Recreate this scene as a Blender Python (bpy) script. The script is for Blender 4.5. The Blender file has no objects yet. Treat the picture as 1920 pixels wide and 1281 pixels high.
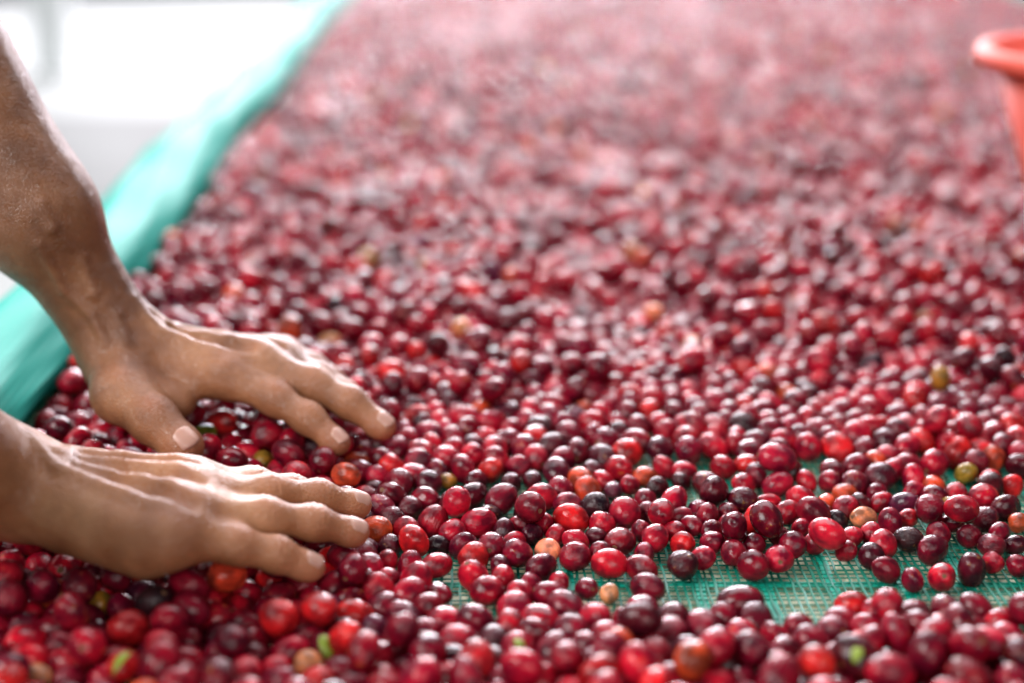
import bpy, bmesh, math, random
import numpy as np
from mathutils import Vector, Matrix, Euler

random.seed(7); rng = np.random.default_rng(11)
scene = bpy.context.scene
col = scene.collection

# ------------------------------------------------------------------ camera, world, lights
LENS = 55.0
FPX = 1920 * LENS / 36
PITCH = math.atan((640.5 + 300) / FPX)
CAM_H = 0.372                                   # camera above the netting, metres
CAM = np.array([0, 0, CAM_H])
FW = np.array([0, math.cos(PITCH), -math.sin(PITCH)])
UP = np.array([0, math.sin(PITCH), math.cos(PITCH)])
RT = np.array([1.0, 0, 0])

def P(u, v, z):
    """photo pixel -> the point at height z under it"""
    d = RT * (u - 960) / FPX + UP * -(v - 640.5) / FPX + FW
    return CAM + d * ((z - CAM_H) / d[2])

def project(p):
    q = np.atleast_2d(p) - CAM
    w = q @ FW
    return 960 + FPX * (q @ RT) / w, 640.5 - FPX * (q @ UP) / w, w

cam_data = bpy.data.cameras.new('camera')
cam = bpy.data.objects.new('camera', cam_data); col.objects.link(cam)
cam.location = CAM
cam.rotation_euler = (math.pi / 2 - PITCH, 0, 0)
cam_data.lens = LENS; cam_data.sensor_width = 36
cam_data.clip_start = 0.01; cam_data.clip_end = 200
cam_data.dof.use_dof = True
cam_data.dof.focus_distance = float((P(1150, 1000, 0.010) - CAM) @ FW)
cam_data.dof.aperture_fstop = 2.5
cam_data.dof.aperture_blades = 0
scene.camera = cam

world = bpy.data.worlds.new('World'); scene.world = world; world.use_nodes = True
wb = world.node_tree.nodes['Background']
wb.inputs[0].default_value = (0.93, 0.97, 1.0, 1); wb.inputs[1].default_value = 0.10

def area(name, loc, target, sx, sy, power, color=(1, 1, 1)):
    l = bpy.data.lights.new(name, 'AREA'); l.shape = 'RECTANGLE'; l.size = sx; l.size_y = sy
    l.energy = power; l.color = color
    o = bpy.data.objects.new(name, l); col.objects.link(o)
    o.location = loc
    o.rotation_euler = (Vector(target) - Vector(loc)).to_track_quat('-Z', 'Y').to_euler()
    return o
# the open far side of the drying shed, two added fill lamps, daylight from the left and from over the camera's shoulder
area('far_opening_light', (-0.3, 12.0, 2.9), (0, 1.4, 0.2), 6.5, 1.7, 1550, (1.0, 0.92, 1.0))
area('overhead_fill_light', (0.4, 3.2, 2.2), (0.4, 3.1, 0), 2.6, 3.2, 112, (1.0, 0.93, 0.97))  # added lamp out of view, lifts the far cherries from above
area('floor_fill_light', (-5.0, 5.5, 4.2), (-2.4, 4.2, -0.8), 6.0, 9.0, 190, (0.97, 0.99, 1.0))  # added lamp out of view, brightens the floor left of the bed
area('near_side_light', (-1.35, -0.15, 1.45), (0.1, 0.8, 0), 1.0, 0.7, 40, (1.0, 0.97, 0.95))
area('front_opening_light', (0.45, -1.6, 1.05), (-0.05, 0.75, 0), 1.8, 1.0, 27, (1.0, 0.96, 0.92))

scene.view_settings.view_transform = 'Standard'
scene.view_settings.look = 'None'
scene.view_settings.exposure = 0.3
scene.view_settings.gamma = 1.0
scene.view_settings.use_curve_mapping = False
scene.render.engine = 'CYCLES'
scene.cycles.use_denoising = True
scene.cycles.use_adaptive_sampling = False
scene.cycles.max_bounces = 6
scene.cycles.diffuse_bounces = 3
scene.cycles.glossy_bounces = 3
scene.cycles.caustics_reflective = False
scene.cycles.caustics_refractive = False

# ------------------------------------------------------------------ helpers
def tag(o, label=None, cat=None, group=None, kind=None):
    if label: o['label'] = label
    if cat: o['category'] = cat
    if group: o['group'] = group
    if kind: o['kind'] = kind
    return o

def empty(name, loc=(0, 0, 0)):
    o = bpy.data.objects.new(name, None); col.objects.link(o); o.location = loc
    o.empty_display_size = 0.02
    return o

def mesh_obj(name, verts, faces, mat=None, parent=None, smooth=True):
    me = bpy.data.meshes.new(name)
    me.from_pydata([tuple(map(float, v)) for v in verts], [], [tuple(map(int, f)) for f in faces])
    me.update()
    if smooth: me.polygons.foreach_set('use_smooth', np.ones(len(me.polygons), bool))
    o = bpy.data.objects.new(name, me); col.objects.link(o)
    if mat: me.materials.append(mat)
    if parent:
        o.parent = parent
        o.matrix_parent_inverse = Matrix.Translation(-Vector(parent.location))
    return o

def box(x0, x1, y0, y1, z0, z1):
    v = [(x, y, z) for z in (z0, z1) for y in (y0, y1) for x in (x0, x1)]
    f = [(0, 2, 3, 1), (4, 5, 7, 6), (0, 1, 5, 4), (2, 6, 7, 3), (0, 4, 6, 2), (1, 3, 7, 5)]
    return v, f

class NT:
    def __init__(self, name):
        self.m = bpy.data.materials.new(name); self.m.use_nodes = True
        self.t = self.m.node_tree; self.b = self.t.nodes['Principled BSDF']
    def n(self, typ, **kw):
        o = self.t.nodes.new(typ)
        for k, v in kw.items(): setattr(o, k, v)
        return o
    def l(self, a, b): self.t.links.new(a, b)
    def val(self, node, **kw):
        for k, v in kw.items(): node.inputs[k].default_value = v
        return node
    def noise(self, scale, detail=3, rough=.5, vec=None):
        o = self.n('ShaderNodeTexNoise'); o.inputs['Scale'].default_value = scale
        o.inputs['Detail'].default_value = detail; o.inputs['Roughness'].default_value = rough
        if vec is not None: self.l(vec, o.inputs['Vector'])
        return o
    def ramp(self, fac, stops):
        o = self.n('ShaderNodeValToRGB'); self.l(fac, o.inputs[0])
        e = o.color_ramp.elements
        while len(e) < len(stops): e.new(.5)
        for el, (p, c) in zip(e, stops):
            el.position = p; el.color = c if len(c) == 4 else (*c, 1)
        return o
    def mix(self, fac, a, b, blend='MIX'):
        o = self.n('ShaderNodeMix', data_type='RGBA', blend_type=blend)
        for s, i in ((fac, 0), (a, 6), (b, 7)):
            if hasattr(s, 'links'): self.l(s, o.inputs[i])
            elif i: o.inputs[i].default_value = (*s, 1) if len(s) == 3 else s
            else: o.inputs[0].default_value = s
        return o.outputs[2]
    def math(self, op, a, b=None, c=None):
        o = self.n('ShaderNodeMath', operation=op)
        for s, i in ((a, 0), (b, 1), (c, 2)):
            if s is None: continue
            if hasattr(s, 'links'): self.l(s, o.inputs[i])
            else: o.inputs[i].default_value = s
        return o.outputs[0]
    def bump(self, h, strength, dist):
        o = self.n('ShaderNodeBump'); o.inputs['Strength'].default_value = strength
        o.inputs['Distance'].default_value = dist; self.l(h, o.inputs['Height'])
        self.l(o.outputs[0], self.b.inputs['Normal']); return o

# ------------------------------------------------------------------ materials
def cherry_material():
    k = NT('cherry_skin'); b = k.b
    at = k.n('ShaderNodeAttribute', attribute_type='INSTANCER', attribute_name='cherry_tint')
    oi = k.n('ShaderNodeObjectInfo')
    tc = k.n('ShaderNodeTexCoord')
    off = k.n('ShaderNodeVectorMath', operation='ADD')
    sc = k.n('ShaderNodeVectorMath', operation='SCALE'); sc.inputs[3].default_value = 40
    comb = k.n('ShaderNodeCombineXYZ'); k.l(oi.outputs['Random'], comb.inputs[0]); k.l(oi.outputs['Random'], comb.inputs[1])
    k.l(comb.outputs[0], sc.inputs[0]); k.l(tc.outputs['Object'], off.inputs[0]); k.l(sc.outputs[0], off.inputs[1])
    V = off.outputs[0]
    n1 = k.noise(1.1, 2, .5, V); n2 = k.noise(5.0, 4, .65, V); n3 = k.noise(2.2, 3, .6, V); n4 = k.noise(26, 2, .5, V)
    base = at.outputs['Color']
    lighter = k.mix(1.0, base, (1.55, 1.2, 1.2), 'MULTIPLY')
    darker = k.mix(1.0, base, (0.42, 0.45, 0.62), 'MULTIPLY')
    f1 = k.ramp(n1.outputs[0], [(.36, (0, 0, 0)), (.66, (1, 1, 1))])
    c = k.mix(f1.outputs[0], darker, lighter)
    f2 = k.ramp(n2.outputs[0], [(.42, (0, 0, 0)), (.72, (1, 1, 1))])
    c = k.mix(k.math('MULTIPLY', f2.outputs[0], .35), c, darker)
    # ochre scab patches on a few fruits
    rsel = k.math('GREATER_THAN', oi.outputs['Random'], .80)
    f3 = k.ramp(n3.outputs[0], [(.62, (0, 0, 0)), (.70, (1, 1, 1))])
    f3b = k.ramp(n4.outputs[0], [(.40, (0, 0, 0)), (.55, (1, 1, 1))])
    pf = k.math('MULTIPLY', k.math('MULTIPLY', f3.outputs[0], f3b.outputs[0]), k.math('MULTIPLY', rsel, .75))
    c = k.mix(pf, c, (.34, .17, .035))
    # tiny pale lenticels
    vor = k.n('ShaderNodeTexVoronoi'); vor.inputs['Scale'].default_value = 9; k.l(V, vor.inputs['Vector'])
    sp = k.ramp(vor.outputs['Distance'], [(.05, (1, 1, 1)), (.085, (0, 0, 0))])
    c = k.mix(k.math('MULTIPLY', sp.outputs[0], .25), c, (.55, .28, .12))
    k.l(c, b.inputs['Base Color'])
    r = k.ramp(n2.outputs[0], [(.3, (.05,) * 3), (.75, (.16,) * 3)])
    rnd2 = k.math('FRACT', k.math('MULTIPLY', oi.outputs['Random'], 37.7))
    dull = k.math('MULTIPLY', k.math('POWER', rnd2, 3.0), .14)
    k.l(k.math('ADD', r.outputs[0], dull), b.inputs['Roughness'])
    b.inputs['IOR'].default_value = 1.45
    b.inputs['Specular IOR Level'].default_value = .38
    h = k.math('ADD', k.math('MULTIPLY', n3.outputs[0], 1.0), k.math('MULTIPLY', n4.outputs[0], .10))
    mp = k.n('ShaderNodeMapping'); mp.inputs['Scale'].default_value = (7, 7, 1.2); k.l(V, mp.inputs[0])
    wr_ = k.noise(1.0, 3, .6, mp.outputs[0])                          # shrivelled skin, strong on some fruits only
    amt = k.math('POWER', k.math('FRACT', k.math('MULTIPLY', oi.outputs['Random'], 91.3)), 2.6)
    h = k.math('ADD', h, k.math('MULTIPLY', wr_.outputs[0], k.math('MULTIPLY', amt, 1.6)))
    k.bump(h, .34, .0018)
    return k.m

def plain(name, c, rough=.5, noise=None, spec=.5):
    k = NT(name)
    if noise:
        tc = k.n('ShaderNodeTexCoord'); n = k.noise(noise[0], 4, .6, tc.outputs['Object'])
        r = k.ramp(n.outputs[0], [(.3, tuple(x * noise[1] for x in c)), (.7, c)])
        k.l(r.outputs[0], k.b.inputs['Base Color'])
        k.bump(n.outputs[0], .3, noise[2])
    else: k.b.inputs['Base Color'].default_value = (*c, 1)
    k.b.inputs['Roughness'].default_value = rough
    k.b.inputs['Specular IOR Level'].default_value = spec
    return k.m

def skin_material(name, c1, c2, c3):
    k = NT(name); b = k.b
    tc = k.n('ShaderNodeTexCoord'); V = tc.outputs['Object']
    n1 = k.noise(28, 3, .55, V); n2 = k.noise(110, 4, .6, V); n3 = k.noise(900, 3, .6, V)
    r = k.ramp(n1.outputs[0], [(.34, c1), (.52, c2), (.70, c3)])
    c = k.mix(k.math('MULTIPLY', k.ramp(n2.outputs[0], [(.45, (0, 0, 0)), (.75, (1, 1, 1))]).outputs[0], .38), r.outputs[0], c1)
    # brown soil marks and freckles
    n5 = k.noise(60, 2, .5, V)
    f = k.ramp(n5.outputs[0], [(.70, (0, 0, 0)), (.76, (1, 1, 1))])
    c = k.mix(k.math('MULTIPLY', f.outputs[0], .28), c, (.09, .04, .022))
    at = k.n('ShaderNodeAttribute', attribute_name='blush')          # redder, thinner skin at the fingertips and joints
    c = k.mix(k.math('MULTIPLY', at.outputs['Fac'], .55), c, (.46, .16, .085))
    tn = k.n('ShaderNodeAttribute', attribute_name='forearm_tone')        # colour darkens from the wrist up the forearm
    c = k.mix(k.math('MULTIPLY', tn.outputs['Fac'], .60), c, k.mix(1.0, c, (.42, .36, .30), 'MULTIPLY'))
    k.l(c, b.inputs['Base Color'])
    rr = k.ramp(n2.outputs[0], [(.3, (.27,) * 3), (.7, (.50,) * 3)]); k.l(rr.outputs[0], b.inputs['Roughness'])
    b.inputs['Subsurface Weight'].default_value = .12
    b.inputs['Subsurface Radius'].default_value = (1.0, .35, .2)
    b.inputs['Subsurface Scale'].default_value = .004
    b.inputs['Specular IOR Level'].default_value = .5
    vor = k.n('ShaderNodeTexVoronoi', feature='DISTANCE_TO_EDGE'); vor.inputs['Scale'].default_value = 620
    wv = k.n('ShaderNodeVectorMath', operation='ADD'); ns = k.noise(160, 2, .5, V)
    sc = k.n('ShaderNodeVectorMath', operation='SCALE'); sc.inputs[3].default_value = .004
    k.l(ns.outputs['Color'], sc.inputs[0]); k.l(V, wv.inputs[0]); k.l(sc.outputs[0], wv.inputs[1]); k.l(wv.outputs[0], vor.inputs['Vector'])
    vr = k.ramp(vor.outputs['Distance'], [(0, (0, 0, 0)), (.18, (1, 1, 1))])
    h = k.math('ADD', k.math('MULTIPLY', vr.outputs[0], .35), k.math('ADD', k.math('MULTIPLY', n2.outputs[0], 1.3), k.math('MULTIPLY', n3.outputs[0], .3)))
    k.bump(h, .48, .0013)
    return k.m

def net_material(name, c, trans):
    k = NT(name); k.b.inputs['Base Color'].default_value = (*c, 1); k.b.inputs['Roughness'].default_value = .38
    tl = k.n('ShaderNodeBsdfTranslucent'); tl.inputs[0].default_value = (*c, 1)
    mx = k.n('ShaderNodeMixShader'); mx.inputs[0].default_value = trans
    k.l(k.b.outputs[0], mx.inputs[1]); k.l(tl.outputs[0], mx.inputs[2])
    k.l(mx.outputs[0], k.t.nodes['Material Output'].inputs[0])
    return k.m

def roll_material():
    k = NT('wrapped_netting'); tc = k.n('ShaderNodeTexCoord'); V = tc.outputs['UV']
    mp = k.n('ShaderNodeMapping'); k.l(V, mp.inputs[0])
    w1 = k.n('ShaderNodeTexWave', wave_type='BANDS', bands_direction='X'); w1.inputs['Scale'].default_value = 64; k.l(mp.outputs[0], w1.inputs[0])
    w2 = k.n('ShaderNodeTexWave', wave_type='BANDS', bands_direction='Y'); w2.inputs['Scale'].default_value = 60; k.l(mp.outputs[0], w2.inputs[0])
    for w in (w1, w2): w.inputs['Distortion'].default_value = 1.2
    g = k.math('MULTIPLY_ADD', k.math('MAXIMUM', w1.outputs['Fac'], w2.outputs['Fac']), .55, .3)
    n = k.noise(14, 4, .6, tc.outputs['Object'])
    c = k.mix(g, (.004, .23, .185), (.010, .44, .355))
    c = k.mix(k.math('MULTIPLY', n.outputs[0], .4), c, (.008, .36, .295))
    k.l(c, k.b.inputs['Base Color']); k.b.inputs['Roughness'].default_value = .6; k.b.inputs['Specular IOR Level'].default_value = .15
    k.bump(g, .22, .0010)
    return k.m

def floor_material():
    k = NT('pale_concrete'); tc = k.n('ShaderNodeTexCoord'); V = tc.outputs['Object']
    n = k.noise(.9, 5, .6, V); n2 = k.noise(14, 4, .6, V)
    r = k.ramp(n.outputs[0], [(.3, (.36, .395, .38)), (.7, (.46, .49, .475))])
    c = k.mix(k.math('MULTIPLY', n2.outputs[0], .25), r.outputs[0], (.32, .35, .335))
    k.l(c, k.b.inputs['Base Color']); k.b.inputs['Roughness'].default_value = .85; k.b.inputs['Specular IOR Level'].default_value = .1
    k.bump(n2.outputs[0], .2, .004)
    return k.m

M_CHERRY = cherry_material()
M_NAVEL = plain('dry_navel', (.20, .085, .035), .65, (400, .45, .0004))
M_SKIN_FAR = skin_material('wet_brown_skin', (.18, .070, .031), (.29, .122, .057), (.39, .18, .088))
M_SKIN_NEAR = skin_material('tanned_skin', (.27, .105, .045), (.41, .182, .086), (.53, .27, .145))
M_NAIL = NT('fingernail'); M_NAIL.b.inputs['Base Color'].default_value = (.47, .27, .215, 1); M_NAIL.b.inputs['Roughness'].default_value = .34
M_NAIL.b.inputs['Subsurface Weight'].default_value = .1; M_NAIL.b.inputs['Subsurface Scale'].default_value = .002
M_NAIL = M_NAIL.m
M_WARP = net_material('green_net_yarn', (.006, .26, .18), .25)
M_TAPE = net_material('teal_net_tape', (.004, .44, .32), .2)
M_ROLL = roll_material()
M_BAMBOO = plain('pale_split_bamboo', (.80, .79, .58), .55, (30, .82, .001))
M_WOOD = plain('grey_timber', (.26, .20, .14), .7, (12, .6, .002))
M_FLOOR = floor_material()
M_DARK_STRIP = plain('grey_concrete', (.25, .27, .26), .9, (3, .75, .003))
M_POST = plain('white_painted_steel', (.80, .84, .83), .5, (3, .9, .001))
M_BUCKET = plain('red_plastic', (.82, .115, .075), .62, (9, .92, .0004))
M_LEAF = plain('leaf_green', (.26, .36, .03), .45, (180, .6, .0004))

# ------------------------------------------------------------------ floor and surroundings
BED_Y0, BED_Y1 = 0.30, 4.6
def rim_x(y): return -0.3250 - 0.0234 * y         # left roll's centre line
def rim_xr(y): return 1.34 - 0.0234 * y
FLOOR_Z = -0.80
v, f = [(-30, -6, FLOOR_Z), (30, -6, FLOOR_Z), (30, 60, FLOOR_Z), (-30, 60, FLOOR_Z)], [(0, 1, 2, 3)]
tag(mesh_obj('floor', v, f, M_FLOOR, smooth=False), 'pale concrete floor beside the drying bed', kind='structure')
# a thin, darker grey slab laid across the floor
ch = empty('dark_floor_strip', (-3, 6.2, FLOOR_Z))
tag(ch, 'darker grey strip crossing the pale floor', kind='structure')
v, f = box(-14, 10, 5.2, 7.0, FLOOR_Z + .002, FLOOR_Z + .006); mesh_obj('strip_slab', v, f, M_DARK_STRIP, ch, False)
pp = P(105, 140, FLOOR_Z)
post = empty('shed_post', (pp[0], pp[1], FLOOR_Z))
def ring_tube(cx, cy, zs, rs, seg=20):
    V = []; Fc = []
    for z, r in zip(zs, rs):
        for i in range(seg):
            a = 2 * math.pi * i / seg; V.append((cx + r * math.cos(a), cy + r * math.sin(a), z))
    for j in range(len(zs) - 1):
        for i in range(seg):
            a, b2 = j * seg + i, j * seg + (i + 1) % seg
            Fc.append((a, b2, b2 + seg, a + seg))
    return V, Fc
v, f = ring_tube(pp[0], pp[1], [FLOOR_Z, 2.6], [.11, .11]); mesh_obj('pole', v, f, M_POST, post)
v, f = box(pp[0] - .2, pp[0] + .2, pp[1] - .2, pp[1] + .2, FLOOR_Z, FLOOR_Z + .03); mesh_obj('base_plate', v, f, M_POST, post, False)
tag(post, 'pale painted steel post standing on the floor beyond the bed', 'post')

# ------------------------------------------------------------------ hands: signed-distance modelling
def rcone(p, a, b, r1, r2):
    ba = b - a; l2 = ba @ ba
    t = np.clip(((p - a) @ ba) / l2, 0, 1)
    return np.linalg.norm(p - a - t[:, None] * ba, axis=1) - (r1 + (r2 - r1) * t)
def smin(a, b, k):
    h = np.maximum(k - np.abs(a - b), 0) / k
    return np.minimum(a, b) - h * h * k * .25

class Arm:
    def __init__(self): self.palm = []; self.fingers = []; self.details = []; self.grooves = []
    def eval(self, p):
        d = None
        for (a, b, r1, r2, k) in self.palm:
            x = rcone(p, a, b, r1, r2); d = x if d is None else smin(d, x, k)
        for (a, b, r1, r2, k) in self.details:               # tendons, veins
            d = smin(d, rcone(p, a, b, r1, r2), k)
        for (a, b, r1, r2, k) in self.grooves:               # hollows between the bones
            d = -smin(-d, rcone(p, a, b, r1, r2), k)
        out = d
        for fg in self.fingers:
            q = fg['p']; r = fg['r']
            x = None
            for i in range(len(q) - 1):
                y = rcone(p, q[i], q[i + 1], r[i], r[i + 1]); x = y if x is None else smin(x, y, .009)
            for j, (c, rr) in enumerate(fg['knobs']):
                x = smin(x, np.linalg.norm(p - c, axis=1) - rr, .005)
            # skin folds over the joints
            for i in range(1, len(q) - 1):
                ax = q[i + 1] - q[i - 1]; ax = ax / np.linalg.norm(ax)
                s = (p - q[i]) @ ax
                dors = np.clip(((p - q[i]) @ fg['n']) / r[i], 0, 1)
                x = x + .00042 * np.cos(s * 2 * math.pi / .0030) * np.exp(-(s / .0052) ** 2) * dors
            e = smin(d, x, fg['k'])
            out = smin(out, e, .0018)
        return out

def nrm(v): return v / np.linalg.norm(v)

def build_finger(pts, radii, normal_hint, k=.010):
    q = [np.array(a, float) for a in pts]
    ax = nrm(q[-1] - q[-2]); n = nrm(normal_hint - (normal_hint @ ax) * ax)
    axm = nrm(q[-1] - q[0]); nm = nrm(normal_hint - (normal_hint @ axm) * axm)
    knobs = [(q[i] + nm * radii[i] * .05, radii[i] * .92) for i in range(1, len(q) - 1)]
    knobs.append((q[-1] - n * radii[-1] * .18 - ax * .004, radii[-1] * 1.02))      # fleshy fingertip pad
    return dict(p=q, r=radii, knobs=knobs, n=nm, tip_n=n, tip_ax=ax, k=k)

def mesh_arm(arm, lo, hi, step):
    lo = np.array(lo); n = np.ceil((np.array(hi) - lo) / step).astype(int) + 1
    cs = 8
    cn = np.ceil(n / cs).astype(int) + 1
    gc = np.stack(np.meshgrid(*[np.arange(c) for c in cn], indexing='ij'), -1).reshape(-1, 3)
    dc = arm.eval(lo + (gc * cs) * step)
    act = np.abs(dc) < cs * step * 1.9
    D = np.where(dc > 0, .05, -.05).reshape(cn)
    D = np.repeat(np.repeat(np.repeat(D, cs, 0), cs, 1), cs, 2)[:n[0], :n[1], :n[2]].copy()
    m = np.zeros(cn, bool); m.reshape(-1)[act] = True
    from_ = m.copy()
    for ax in range(3):                                   # a block lies between its corner samples
        sh = np.zeros_like(from_); sl = [slice(None)] * 3; s2 = [slice(None)] * 3
        sl[ax] = slice(0, -1); s2[ax] = slice(1, None); sh[tuple(sl)] = from_[tuple(s2)]; from_ |= sh
    mf = np.repeat(np.repeat(np.repeat(from_, cs, 0), cs, 1), cs, 2)[:n[0], :n[1], :n[2]]
    idx = np.argwhere(mf)
    D[mf] = arm.eval(lo + idx * step)
    # naive surface nets
    s = D < 0
    cnt = np.zeros(n - 1, np.int8)
    for dx in (0, 1):
        for dy in (0, 1):
            for dz in (0, 1):
                cnt += s[dx:n[0] - 1 + dx, dy:n[1] - 1 + dy, dz:n[2] - 1 + dz]
    cells = np.argwhere((cnt > 0) & (cnt < 8))
    vid = -np.ones(n - 1, int); vid[tuple(cells.T)] = np.arange(len(cells))
    acc = np.zeros((len(cells), 3)); num = np.zeros(len(cells))
    corners = [np.array(c) for c in np.ndindex(2, 2, 2)]
    for a in corners:
        for ax in range(3):
            if a[ax]: continue
            b = a.copy(); b[ax] = 1
            da = D[tuple((cells + a).T)]; db = D[tuple((cells + b).T)]
            c = (da < 0) != (db < 0)
            t = da / (da - db + 1e-12)
            pt = a + (b - a) * t[:, None]
            acc[c] += pt[c]; num[c] += 1
    V = lo + (cells + acc / num[:, None]) * step
    F = []
    for ax in range(3):
        o1, o2 = [(1, 2), (2, 0), (0, 1)][ax]
        sl = [slice(1, -1)] * 3; sl[ax] = slice(0, -1); s2 = [slice(1, -1)] * 3; s2[ax] = slice(1, None)
        A, B = s[tuple(sl)], s[tuple(s2)]
        base = np.argwhere(A != B) + np.array([0 if i == ax else 1 for i in range(3)])
        flip = s[tuple(base.T)]
        e1 = np.zeros(3, int); e1[o1] = 1; e2 = np.zeros(3, int); e2[o2] = 1
        q = [vid[tuple((np.minimum(base - d, n - 2)).T)] for d in (e1 + e2, e2, 0 * e1, e1)]
        q = np.stack(q, 1)
        ok = (q >= 0).all(1)
        q = np.where(flip[:, None], q, q[:, ::-1])[ok]
        F.append(q)
    F = np.concatenate(F)
    for _ in range(2):                                   # settle onto the true surface
        d = arm.eval(V); e = .0006
        g = np.stack([arm.eval(V + np.eye(3)[i] * e) - d for i in range(3)], 1) / e
        V = V - g * np.clip(d, -step, step)[:, None] * .8
    return V, F

def arm_grad(arm, p):
    e = .0006; d = arm.eval(p)
    g = np.stack([arm.eval(p + np.eye(3)[i] * e) - d for i in range(3)], 1) / e
    return d, g

def nail(arm, fg, length, width, parent, mat, back=.0015):
    tip = fg['p'][-1]; r = fg['r'][-1]; ax, n = fg['tip_ax'], fg['tip_n']; side = np.cross(ax, n)
    nu, nv = 9, 11
    pts = []
    for j in range(nv):
        t = j / (nv - 1)
        for i in range(nu):
            s = (i / (nu - 1) - .5) * 2
            rnd = 1 - .10 * (2 * t - 1) ** 4
            endc = -.0022 * s * s * (1 if t > .5 else -1) * abs(2 * t - 1)
            along = r * .80 - back - length * (1 - t) + endc
            pts.append(tip + ax * along + side * s * width * .5 * rnd + n * (r * (1.0 - .35 * s * s) + .001))
    pts = np.array(pts)
    q = pts.copy()
    for _ in range(10):                                  # drop straight down the nail normal on to the skin
        q = q - n * np.clip(arm.eval(q), -.002, .002)[:, None] * .8
    lift = np.array([(.00035 + .0005 * max(0, (j / (nv - 1)) - .7) / .3) for j in range(nv) for i in range(nu)])
    edge = np.array([1 if (i in (0, nu - 1) or j == 0) else 0 for j in range(nv) for i in range(nu)])
    q = q + n * (np.where(edge, -.0003, lift))[:, None]
    F = [(j * nu + i, j * nu + i + 1, (j + 1) * nu + i + 1, (j + 1) * nu + i) for j in range(nv - 1) for i in range(nu - 1)]
    # solid: underside
    m = len(q); low = q - n * .0008
    V = np.concatenate([q, low])
    F2 = [tuple(m + x for x in fc[::-1]) for fc in F]
    rim = [i for i in range(nu)] + [j * nu + nu - 1 for j in range(1, nv)] + [(nv - 1) * nu + i for i in range(nu - 2, -1, -1)] + [j * nu for j in range(nv - 2, 0, -1)]
    F3 = [(rim[i], m + rim[i], m + rim[(i + 1) % len(rim)], rim[(i + 1) % len(rim)]) for i in range(len(rim))]
    o = mesh_obj('fingernail', V, F + F2 + F3, mat, None)
    o.parent = parent
    return o

Z = np.array([0, 0, 1.0])
def to_cam(p): return nrm(CAM - p)

def chain(a, b, arch):
    """knuckle, two finger joints and fingertip: a straight finger with a slight upward bow"""
    a, b = P(*a), P(*b)
    return [a, a + (b - a) * .46 + Z * arch, a + (b - a) * .745 + Z * arch * .95, b]

def drop(arm, p, n=Z):
    """slide a point along n on to the skin"""
    q = np.array([p + n * .025])
    for _ in range(40): q = q - n * np.clip(arm.eval(q), -.004, .004)[:, None] * .7
    return q[0]
def relief(arm, w, fs, lift):
    old = arm.details[:]
    gr, tn = [], []
    for a, b in zip(fs[:-1], fs[1:]):                    # hollow between two bones, deepest before the knuckles
        m = (a[0] + b[0]) / 2
        pts = [drop(arm, w + (m - w) * t) for t in (.42, .66, .90, 1.10)]
        rr = [.0028, .0036, .0040, .0030]; dp = [.0008, .0017, .0022, .0012]
        pts = [q + Z * (r - d_) for q, r, d_ in zip(pts, rr, dp)]
        gr += [(pts[i], pts[i + 1], rr[i], rr[i + 1], .006) for i in range(3)]
    for m in fs:                                         # tendon riding on the skin
        pts = [drop(arm, w + (m[0] - w) * t) for t in (.34, .62, .93)]
        tn += [(pts[i] - Z * .0021, pts[i + 1] - Z * .0021, .0029, .0027, .0060) for i in range(2)]
    arm.details += tn; arm.grooves += gr
def vein(arm, pts, r=.0014, n=Z):
    q = [drop(arm, p, n) - n * .0005 for p in pts]
    arm.details += [(q[i], q[i + 1], r, r, .0035) for i in range(len(q) - 1)]
def webs(arm, fs):
    for a, b in zip(fs[:-1], fs[1:]):                    # skin between neighbouring fingers
        arm.palm.append(((a[0] + b[0]) / 2 - Z * .002, (a[0] * .3 + a[1] * .7 + b[0] * .3 + b[1] * .7) / 2 - Z * .003, .0092, .0062, .010))

# left hand of the person (the farther one): thumb towards us
A = Arm()
wr = P(238, 658, .068)
th = [P(222, 690, .064), P(226, 740, .055), P(288, 788, .046), P(346, 838, .034)]
inx = chain((420, 705, .059), (634, 831, .028), .0050)
mid = chain((480, 680, .063), (719, 801, .031), .0050)
rin = chain((518, 674, .056), (690, 778, .027), .0040)
pin = chain((530, 664, .050), (652, 744, .025), .0040)
el1 = P(66, 400, .156); el2 = P(-115, 95, .252)
sd = nrm(np.cross(nrm(wr - el2), RT * .25 + np.array([0, 1.0, 0])))
sd = nrm(np.array([.80, -.10, .42]))                     # breadth direction of the forearm seen from here
off = sd * .012
A.palm += [(wr + off * .5, inx[0], .0140, .0115, .010), (wr + off * .3, mid[0], .0145, .0118, .010),
           (wr - off * .2, rin[0], .0140, .0112, .010), (wr - off * .4, pin[0], .0135, .0105, .010),
           (wr - Z * .012, (rin[0] + mid[0]) / 2 - Z * .012, .017, .012, .018),
           (th[0] + Z * .0, th[1], .0185, .0140, .016),
           (th[1], inx[0] * .55 + th[1] * .45 - Z * .012, .0095, .0085, .016),
           (wr, el1, .0140, .0205, .02), (wr + off * .6, el1 + off * .6, .0130, .0195, .022), (wr - off * .6, el1 - off * .7, .0130, .0195, .022),
           (el1, el2, .0225, .0300, .03), (el1 + off * .6, el2 + off * .6, .0200, .0270, .03), (el1 - off * .7, el2 - off * .7, .0200, .027, .03)]
webs(A, [inx, mid, rin, pin])
nA = nrm(Z + .25 * to_cam(mid[0]))
A.fingers = [build_finger(inx, [.0108, .0093, .0083, .0072], nA), build_finger(mid, [.0112, .0097, .0087, .0076], nA),
             build_finger(rin, [.0105, .0088, .0077, .0068], nA), build_finger(pin, [.0095, .0078, .0068, .0060], nA),
             build_finger(th[1:], [.0145, .0130, .0113], nrm(to_cam(th[3]) + .9 * Z + np.array([.25, 0, 0])), .012)]
A.fingers, fk = [], A.fingers
relief(A, wr, [inx, mid, rin], 0)
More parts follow.
